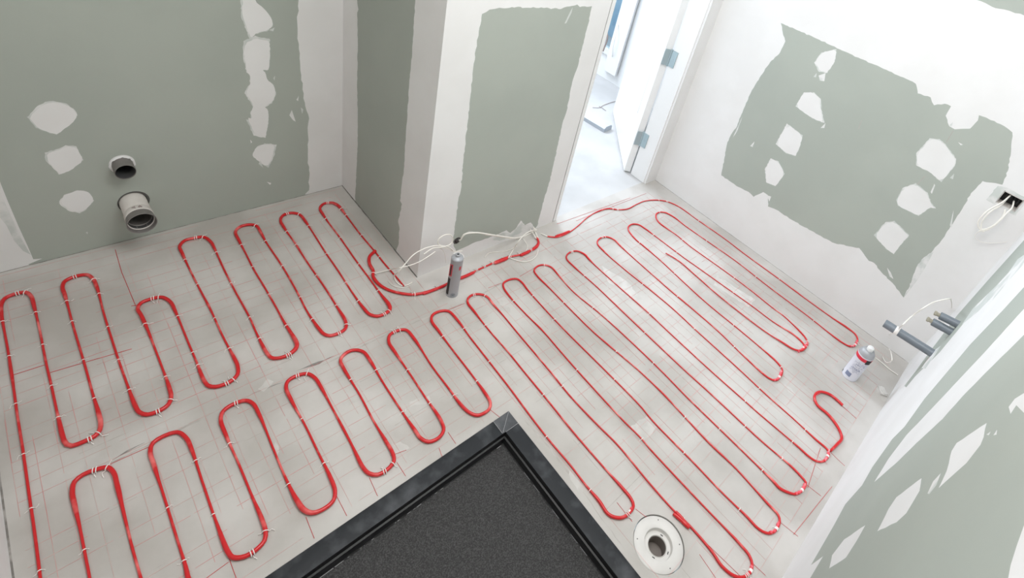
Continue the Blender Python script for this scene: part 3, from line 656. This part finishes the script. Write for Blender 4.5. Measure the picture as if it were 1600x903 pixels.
pts = [Vector((R0 * cos(a) * 1.0, R0 * sin(a), .2035)) for a in [radians(x) for x in range(-40, 110, 10)]]; tube(bm, pts, .0016, 6); obj('foil_edge', bm, M['tie'], cr, smooth=True)
def wrap(bm, r, a0, a1, z0, z1, slant=0, n=8, M_=None):
    A = [a0 + (a1 - a0) * i / n for i in range(n + 1)]
    lo = [bm.verts.new((r * cos(a), r * sin(a), z0 + slant * i / n)) for i, a in enumerate(A)]; hi = [bm.verts.new((r * cos(a), r * sin(a), z1 + slant * i / n)) for i, a in enumerate(A)]
    for i in range(n): bm.faces.new((lo[i], lo[i + 1], hi[i + 1], hi[i]))
fc = math.atan2(-cb.y, -cb.x)                               # the side the camera sees
bm = bmesh.new(); wrap(bm, R0 + .0003, fc - 1.75, fc - .62, .008, .098, .004); obj('dark_print', bm, M['black'], crb)
bm = bmesh.new(); wrap(bm, R0 + .0003, fc - 1.5, fc - .5, .105, .168, .012); wrap(bm, R0 + .0003, fc + .55, fc + .95, .152, .172); obj('red_print', bm, M['labelred'], crb)
bm = bmesh.new(); wrap(bm, R0 + .0006, fc - 1.0, fc - .72, .115, .168, .006); obj('dark_stripe', bm, M['black'], crb)
bm = bmesh.new()
cx_, cz_ = fc + .18, .016
ring = [Vector(((R0 + .0006) * cos(cx_ + .36 * cos(a)), (R0 + .0006) * sin(cx_ + .36 * cos(a)), cz_ + .0095 * sin(a))) for a in [2 * pi * k / 20 for k in range(21)]]
tube(bm, ring, .0007, 5); wrap(bm, R0 + .0004, cx_ - .2, cx_ + .2, cz_ - .005, cz_ + .005); obj('round_print', bm, M['pvc'], crb)

# ---------------------------------------------------------------- aerosol foam can
kb = fl(1327, 586.5)
kr = empty('aerosol_can', kb); tag(kr, 'white aerosol can with a red band standing on the floor below the long pipe', 'aerosol can')
fk = math.atan2(-kb.y, -kb.x); RC = .0325
bm = bmesh.new()
lathe(bm, [(0, .004), (.027, .003), (.030, 0), (RC, .001), (RC + .0006, .003), (RC, .005), (RC, .142), (RC + .0007, .144), (RC, .147)], 44); krb = obj('body', bm, M['canwhite'], kr, smooth=True)
bm = bmesh.new(); lathe(bm, [(RC + .0002, .125), (RC + .0009, .126), (RC + .0009, .1405), (RC + .0002, .1415)], 44); obj('red_band', bm, M['canred'], krb, smooth=True)
bm = bmesh.new(); lathe(bm, [(RC, .1455), (RC - .001, .152), (.028, .163), (.0225, .170), (.0195, .172), (.0195, .1745), (.0185, .1755), (.012, .1735), (.012, .172), (0, .172)], 44); obj('shoulder', bm, M['silver'], kr, smooth=True)
bm = bmesh.new(); lathe(bm, [(.0130, .171), (.0130, .186), (.0120, .189), (.0105, .190), (0, .1905)], 28); obj('spray_cap', bm, M['paint'], kr, smooth=True)
bm = bmesh.new(); wrap(bm, RC + .0012, fk + .55, fk + 1.25, .118, .142); wrap(bm, RC + .0004, fk - 1.55, fk - 1.15, .004, .016); obj('dark_print', bm, M['black'], krb)
bm = bmesh.new()
wrap(bm, RC + .0004, fk - .62, fk + .12, .018, .040)
rk = random.Random(5)
for row in range(12):
    z = .050 + row * .0055; a = fk - .55 + rk.uniform(0, .1)
    while a < fk + .75:
        L = rk.uniform(.05, .22)
        if rk.random() < .72: wrap(bm, RC + .0004, a, a + L, z, z + (.0034 if row in (3, 4, 8) else .0016), n=3)
        a += L + .05
obj('printed_text', bm, M['ink'], krb)

# ---------------------------------------------------------------- white cables
def cable(label, pts, r=.0022, group=None, name='electrical_cable', n=8, m='wire'):
    P = catmull(pts, .008); c = P[0].copy(); c.z = 0
    bm = bmesh.new(); tube(bm, [p - c for p in P], r, n)
    o = obj(name, bm, M[m], None, smooth=True, loc=c); tag(o, label, 'cable', group); return o
def wall(x, y, d): return at(x, y, 1, YP - d)
hub = [wall(836, 362, .012), wall(833, 364, .010)]
cable('thick white cable arching from the wall hole to the cable bundle', [Vector((ho.x, YP + .03, ho.z)), Vector((ho.x + .008, YP - .006, ho.z + .004)), wall(726, 366, .02), wall(742, 363.5, .03), wall(769, 367, .035), wall(790, 370, .03), wall(806, 371.5, .022), wall(821, 368, .016), wall(836, 361, .016)], .0034)
cable('thin white cable running just under the thick one to the bundle', [wall(758, 366.5, .035), wall(775, 369, .032), wall(797, 372.5, .028), wall(812, 371.5, .02), wall(826, 367, .016), wall(838, 360, .016)], .0024)
cable('straight white cable slanting from the bundle down to the red splice', [wall(838, 359, .03), wall(828, 361, .05), wall(820, 366, .06), wall(811, 376, .09), fl(802, 390, .012), fl(794, 403, .009)], .0026)
cable('white cable lying in a shallow loop behind the red splice', [fl(797, 403, .004), fl(806, 406.5, .004), fl(820, 409, .004), fl(832, 405.5, .004), fl(839, 397.5, .004), fl(841, 390, .012)], .002)
cable('short white cable rising from the red sleeve end, inner one', [fl(838, 373, .008), fl(834, 366, .02), wall(831, 361, .02), wall(829, 358, .018)], .0026)
cable('short white cable rising from the red sleeve end, outer one', [fl(841, 373, .008), fl(838, 366, .02), wall(835, 359, .016), wall(834, 355, .014)], .0026)
cable('white cable running right from the bundle to the doorway mat', [wall(834, 357, .018), wall(841, 363, .02), fl(848, 366, .006), fl(856, 369.5, .005)], .0028)
cable('thin white cable drooping under the bundle in a small hook', [wall(815, 371, .02), fl(820, 376, .02), fl(824, 383, .006), fl(822, 392, .004), fl(818, 396, .004)], .0012)
cable('thin white cable lying loose on the floor before the bundle', [fl(757, 402, .003), fl(764, 395.5, .003), fl(779, 393.5, .003), fl(795, 391, .003), fl(808, 384, .004)], .0012)
# knot of stripped ends against the wall
bm = bmesh.new(); kc = wall(833, 360, .012)
for k in range(9):
    a = k * 2.1; v = Vector((cos(a) * .022, rnd.uniform(-.008, .004), sin(a) * .012))
    tube(bm, catmull([-v, Vector((rnd.uniform(-.004, .004), -.004, rnd.uniform(-.004, .006))), v], .006), .0018, 6)
tag(obj('cable_knot', bm, M['wire'], None, smooth=True, loc=kc), 'tangled knot of white wire ends at the foot of the pillar wall', 'cable')
# big loose loops at the pillar corner
def wz(x, y, d): return at(x, y, 1, YP - d)
cable('long white cable sweeping past the pillar corner into a loop on the floor', [fl(644, 441, .003), fl(638, 445, .003), fl(628, 446, .003), fl(619, 440, .004), fl(616.5, 433, .008), wz(623, 424, .075), wz(634, 411, .07), wz(646, 398, .065), wz(663, 388.5, .06), wz(683, 384, .055), wz(700, 388.5, .05), wz(711, 393, .045), wz(722, 392, .04)], .0024)
cable('white cable looping in a ring against the pillar foot', [wz(708, 391, .05), wz(700, 385.5, .05), wz(690, 384, .05), wz(684, 380, .048), wz(686, 373, .046), wz(694, 367.5, .045), wz(703, 366.5, .045), wz(707.5, 373, .045), wz(704, 381, .046), wz(692, 386, .055), wz(676, 388, .06), wz(662, 397, .07)], .0024)
cable('thin white cable crossing the red loops left of the pillar', [fl(586, 427, .010), fl(598, 424, .012), fl(610, 421, .015), wz(625, 418, .09), wz(639, 415, .085), wz(656, 408.5, .08), wz(670, 400, .07), wz(680, 393, .06)], .0018)
cable('thin white cable end curling down onto the pillar foot', [wz(683, 386, .055), wz(691, 390, .05), wz(695, 398, .045), wz(696.5, 406, .04), wz(697, 411, .04)], .0011)
cable('white cable end lying in a flat oval beside the red cable end', [fl(606, 439, .003), fl(612, 445, .003), fl(622, 449, .003), fl(634, 449, .003), fl(641, 446, .003)], .0012)
# black stub in the wall hole
bm = bmesh.new(); lathe(bm, [(0, -.02), (.007, -.02), (.009, .004), (.006, .010), (0, .011)], 12, Matrix.Rotation(pi / 2, 4, 'X'))
box(bm, -.004, .006, -.006, .0, -.012, .002)
tag(obj('cable_grommet', bm, M['black'], None, loc=Vector((ho.x, YP + .004, ho.z))), 'black rubber grommet in the hole low on the pillar wall', 'grommet')

# recessed box with cables, right wall
jb = empty('junction_box', (XE, (BX[0] + BX[1]) / 2, (BX[2] + BX[3]) / 2)); tag(jb, 'square recessed box with white cables high on the far right wall', 'junction box')
bm = bmesh.new(); hw, hh = (BX[1] - BX[0]) / 2 - .001, (BX[3] - BX[2]) / 2 - .001
for (a0, a1, b0, b1) in ((-hw, hw, hh - .0015, hh), (-hw, hw, -hh, -hh + .0015), (-hw, -hw + .0015, -hh, hh), (hw - .0015, hw, -hh, hh)):
    box(bm, -.0015, .055, a0, a1, b0, b1)
obj('box_shell', bm, M['cream'], jb)
bm = bmesh.new(); box(bm, .050, .054, -hw + .001, hw - .001, -hh + .001, hh - .001); obj('box_back', bm, M['black'], jb)
bm = bmesh.new()
for k in range(4): box(bm, .020, .050, -hw + .008 + k * .014, -hw + .012 + k * .014, hh - .030, hh - .002)
obj('divider', bm, M['black'], jb)
def ew(x, y, d): return at(x, y, 0, XE - d)
jc = Vector((XE + .04, 0, 0))
loops = [([(1578,306),(1566,316),(1545,328),(1535,337),(1528,349),(1531,358),(1538,362)], 'outermost left strand of the white cable loop hanging from the wall box'),
         ([(1573,311),(1562,322),(1550,329),(1539,339),(1533,350),(1535,360),(1546,358)], 'inner left strand of the white cable loop hanging from the wall box'),
         ([(1584,315),(1581,325),(1573,333),(1562,345),(1550,355),(1540,358),(1530,361)], 'outermost right strand of the white cable loop hanging from the wall box'),
         ([(1571,326),(1569,334),(1563,343),(1553,352),(1543,357),(1533,359)], 'inner right strand of the white cable loop hanging from the wall box')]
for k, (P, lab) in enumerate(loops):
    pts = [ew(*P[0], -.035), ew(*P[0], -.01)] + [ew(x, y, .02 + .012 * min(i, 2)) for i, (x, y) in enumerate(P[1:])]
    cable(lab, pts, .0030)
cable('thin white wire curling from the hanging loop toward the corner', [ew(1532, 359, .04), ew(1526, 364, .035), ew(1523, 369, .03), ew(1527, 375, .02), ew(1537, 379, .012), ew(1552, 379.5, .008), ew(1573, 378, .006)], .0009)

# cables round the long pipe
pmid = Vector((pa.x, YS, pa.z)) + Vector(tip(Vector((pa.x, YS, pa.z)), .177, (1385, 506.5))) * .133
cable('white cable arching from the long pipe up to the corner', [pmid + Vector((0, 0, .017)), at(1411, 507, 1, YS + .14), at(1425, 494, 1, YS + .13), at(1443, 481, 1, YS + .12), at(1462, 471, 1, YS + .10), at(1478, 467.5, 1, YS + .08), at(1486, 470, 1, YS + .05), at(1487, 482, 1, YS + .01)], .0021)
cable('thin white cable from the long pipe down to the aerosol can', [pmid + Vector((.01, 0, -.016)), at(1391, 522, 1, YS + .13), at(1381, 530, 1, YS + .12), at(1369, 538.5, 1, YS + .13)], .0012)
cable('white cable hanging from the long pipe in a narrow loop', [pmid + Vector((0, .004, -.017)), at(1383, 528, 1, YS + .12), at(1379, 537, 1, YS + .11), at(1378.5, 553, 1, YS + .10), at(1386, 566.5, 1, YS + .09), at(1393.5, 563, 1, YS + .09), at(1392.5, 552, 1, YS + .10), at(1389, 545, 1, YS + .10)], .0016)
cable('pale tube lying on the floor from the can to the corner', [fl(1368, 559, .003), fl(1379, 567.5, .003), fl(1390, 577, .003), fl(1403, 586, .003)], .0024)
bm = bmesh.new(); box(bm, -.022, .022, -.014, .014, 0, .008, bev=.002, M=Matrix.Rotation(.6, 4, 'Z')); box(bm, -.02, .004, -.013, .006, .006, .011, bev=.002, M=Matrix.Rotation(.9, 4, 'Z'))
tag(obj('plaster_offcut', bm, M['screed3'], None, loc=fl(1378, 612)), 'small pale plaster offcut on the floor beside the aerosol can', 'offcut')

# ---------------------------------------------------------------- doorway
bm = bmesh.new()
box(bm, XJ + .007, XJ + .030, YP + .002, YP + .12, 0, 2.1, bev=.0015)
tag(obj('trim_1', bm, M['paint']), kind='structure')
bm = bmesh.new(); box(bm, XJ - .001, XJ + .008, YP + .008, YP + .12, .0, 2.1); tag(obj('gap_shade_strip', bm, M['joint']), kind='structure')  # grey strip filling the jamb gap, its colour stands for the shade inside
XD = 2.45
bm = bmesh.new()
box(bm, XD, XE, YP - .001 + .001, YP + .115, 0, HT, bev=0)
tag(obj('wall_door_return', bm, M['plaster']), kind='structure')
bm = bmesh.new(); box(bm, XD - .006, XD + .03, YP + .012, YP + .118, .0, 2.1, bev=.002); tag(obj('trim_3', bm, M['paint']), kind='structure')
bm = bmesh.new(); box(bm, XJ, XD, YP, YP + .12, 2.1, HT); tag(obj('wall_above_door', bm, M['plaster']), kind='structure')
# leaf, opened wide into the next room
hp = Vector((XD - .002, YP + .128, 0)); ang = math.atan2(2.108 - 1.505, 2.99 - 2.452)
dl = bmesh.new()
box(dl, 0, .80, 0, .040, .008, 2.07, bev=.002)
leaf = obj('door_1', dl, M['paint'], loc=hp); leaf.rotation_euler = (0, 0, ang); tag(leaf, kind='structure')
bm = bmesh.new()
for z0, z1 in ((.35, .95), (1.1, 1.9)): box(bm, .12, .68, .0395, .0425, z0, z1, bev=.001)
obj('door_panel', bm, M['paint'], leaf)
bm = bmesh.new(); lathe(bm, [(0, 0), (.025, 0), (.025, .008), (.009, .010), (.009, .045), (0, .045)], 20, Matrix.Translation((.74, .040, 1.03)) @ Matrix.Rotation(-pi / 2, 4, 'X')); box(bm, .63, .75, .078, .092, 1.02, 1.04, bev=.003)
obj('door_handle', bm, M['hinge'], leaf)
for z in (.205, .725):
    bm = bmesh.new(); c = Vector((XD - .0105, YP + .122, z))
    lathe(bm, [(0, 0), (.0055, 0), (.0055, .098), (0, .098)], 14)
    box(bm, -.001, .0045, -.040, .0, .004, .094)                                    # plate on the jamb
    box(bm, -.001, .036, -.0025, .0005, .004, .094, M=Matrix.Rotation(ang + pi / 2 + .05, 4, 'Z'))   # plate on the leaf edge
    for k in (.012, .05, .086):
        lathe(bm, [(0, .001), (.003, .001), (.003, -.002)], 8, Matrix.Translation((-.0012, -.025, k)) @ Matrix.Rotation(-pi / 2, 4, 'Y'))
    o = obj('hinge', bm, M['hinge'], leaf, smooth=True)
    o.matrix_parent_inverse = Matrix.Identity(4)
    inv = (Matrix.Translation(hp) @ Matrix.Rotation(ang, 4, 'Z')).inverted()
    o.matrix_basis = inv @ Matrix.Translation(c)

# ---------------------------------------------------------------- next room
WX = 3.345
bm = bmesh.new()
WY0, WY1, WZ0, WZ1 = 2.56, 3.9, .20, 2.2
for a in ((YP + .12, WY0, 0, HT), (WY1, 4.6, 0, HT), (WY0, WY1, 0, WZ0), (WY0, WY1, WZ1, HT)): box(bm, WX, WX + .12, *a)
tag(obj('wall_next_room_right', bm, M['paint']), kind='structure')
bm = bmesh.new(); box(bm, XJ - .1, WX + .12, 4.5, 4.6, 0, HT); tag(obj('wall_next_room_back', bm, M['paint']), kind='structure')
bm = bmesh.new(); box(bm, XE + .1, WX, YP + .0, YP + .12, 0, HT); tag(obj('wall_next_room_front', bm, M['paint']), kind='structure')
win = empty('window_1', (WX, WY0, WZ0)); tag(win, kind='structure')
bm = bmesh.new()
for a in ((0, .045, 0, 2.0), (WY1 - WY0 - .045, WY1 - WY0, 0, 2.0)): box(bm, -.02, .05, *a, bev=.002)
for a in ((.04, WY1 - WY0 - .04, 0, .045), (.04, WY1 - WY0 - .04, 1.955, 2.0)): box(bm, -.02, .05, *a, bev=.002)
obj('window_frame', bm, M['paint'], win)
bm = bmesh.new(); box(bm, .012, .016, .045, WY1 - WY0 - .045, .045, 1.955); obj('window_pane', bm, M['glass'], win)
# a white board leaning upright at the near side of the window
bm = bmesh.new(); box(bm, -.035, -.012, -.10, .035, -.12, 1.9, bev=.002); obj('casement', bm, M['paint'], win)
bm = bmesh.new(); tube(bm, catmull([Vector((-.04, .01, .28)), Vector((-.062, -.012, .22)), Vector((-.062, -.02, .12)), Vector((-.038, -.02, .02))], .02), .004, 6); obj('casement_handle', bm, M['paint'], win)
bm = bmesh.new(); box(bm, 4.2, 4.26, 1.5, 5.5, -1.0, .9); tag(obj('wall_blue_backdrop', bm, M['blue']), kind='structure')  # invented blue panel, gives the view through the window its sky tone
# blue sheet and hanging cord before the window
c0 = [at(946, 40, 0, WX - .06), at(948, 50, 0, WX - .06), at(949, 60, 0, WX - .06), at(946, 70, 0, WX - .06), at(942, 80, 0, WX - .06)]
cable('taupe cord hanging before the pale blue window in the next room', [at(955, 14, 0, WX - .06), at(950, 28, 0, WX - .06)] + c0, .007, name='hanging_cord', m='brown')
bm = bmesh.new(); lathe(bm, [(0, -.02), (.017, -.016), (.019, 0), (.017, .018), (.010, .024), (0, .024)], 16)
lathe(bm, [(0, -.075), (.008, -.07), (.009, -.015), (0, -.012)], 10)
tag(obj('cord_plug', bm, M['pvcwarm'], None, smooth=True, loc=at(956, 15, 0, WX - .05)), 'dark plug at the top of the cord in the next room', 'plug')
bm = bmesh.new(); lathe(bm, [(0, -.05), (.010, -.045), (.012, .045), (0, .05)], 12)
tag(obj('window_catch', bm, M['pvcwarm'], None, smooth=True, loc=at(944, 32, 0, WX - .05)), 'dark oblong catch left of the plug in the next room', 'catch')
# wrapped profile on the floor
ga, gb = fl(943, 207), fl(903, 183)
d = (gb - ga).normalized(); nrm = Vector((d.y, -d.x, 0)); L = 1.0
bm = bmesh.new()
prof = [(0, 0), (0, .026), (.016, .040), (.075, .040), (.092, .026), (.092, 0)]
A = [bm.verts.new(nrm * u + Vector((0, 0, v))) for u, v in prof]; B_ = [bm.verts.new(nrm * u + d * L + Vector((0, 0, v))) for u, v in prof]
for i in range(6):
    f = bm.faces.new((A[i], A[(i + 1) % 6], B_[(i + 1) % 6], B_[i])); f.material_index = 1 if i in (0,) else 0
f = bm.faces.new(A); f.material_index = 1; bm.faces.new(B_)
pf = obj('packed_profile', bm, [M['carton'], M['cartonside']], None, loc=ga); tag(pf, 'long grey-white packed profile lying on the next room floor', 'profile')
cable('thin grey wire on the floor behind the packed profile', [fl(926, 168, .004), fl(936, 168, .004), fl(944, 164, .004), fl(955, 160, .004), fl(968, 157, .004)], .002, name='loose_wire', m='brown')
cable('short dark wire end on the floor behind the packed profile', [fl(936, 166, .004), fl(941, 169, .004), fl(947, 173, .004)], .002, name='loose_wire', m='brown')
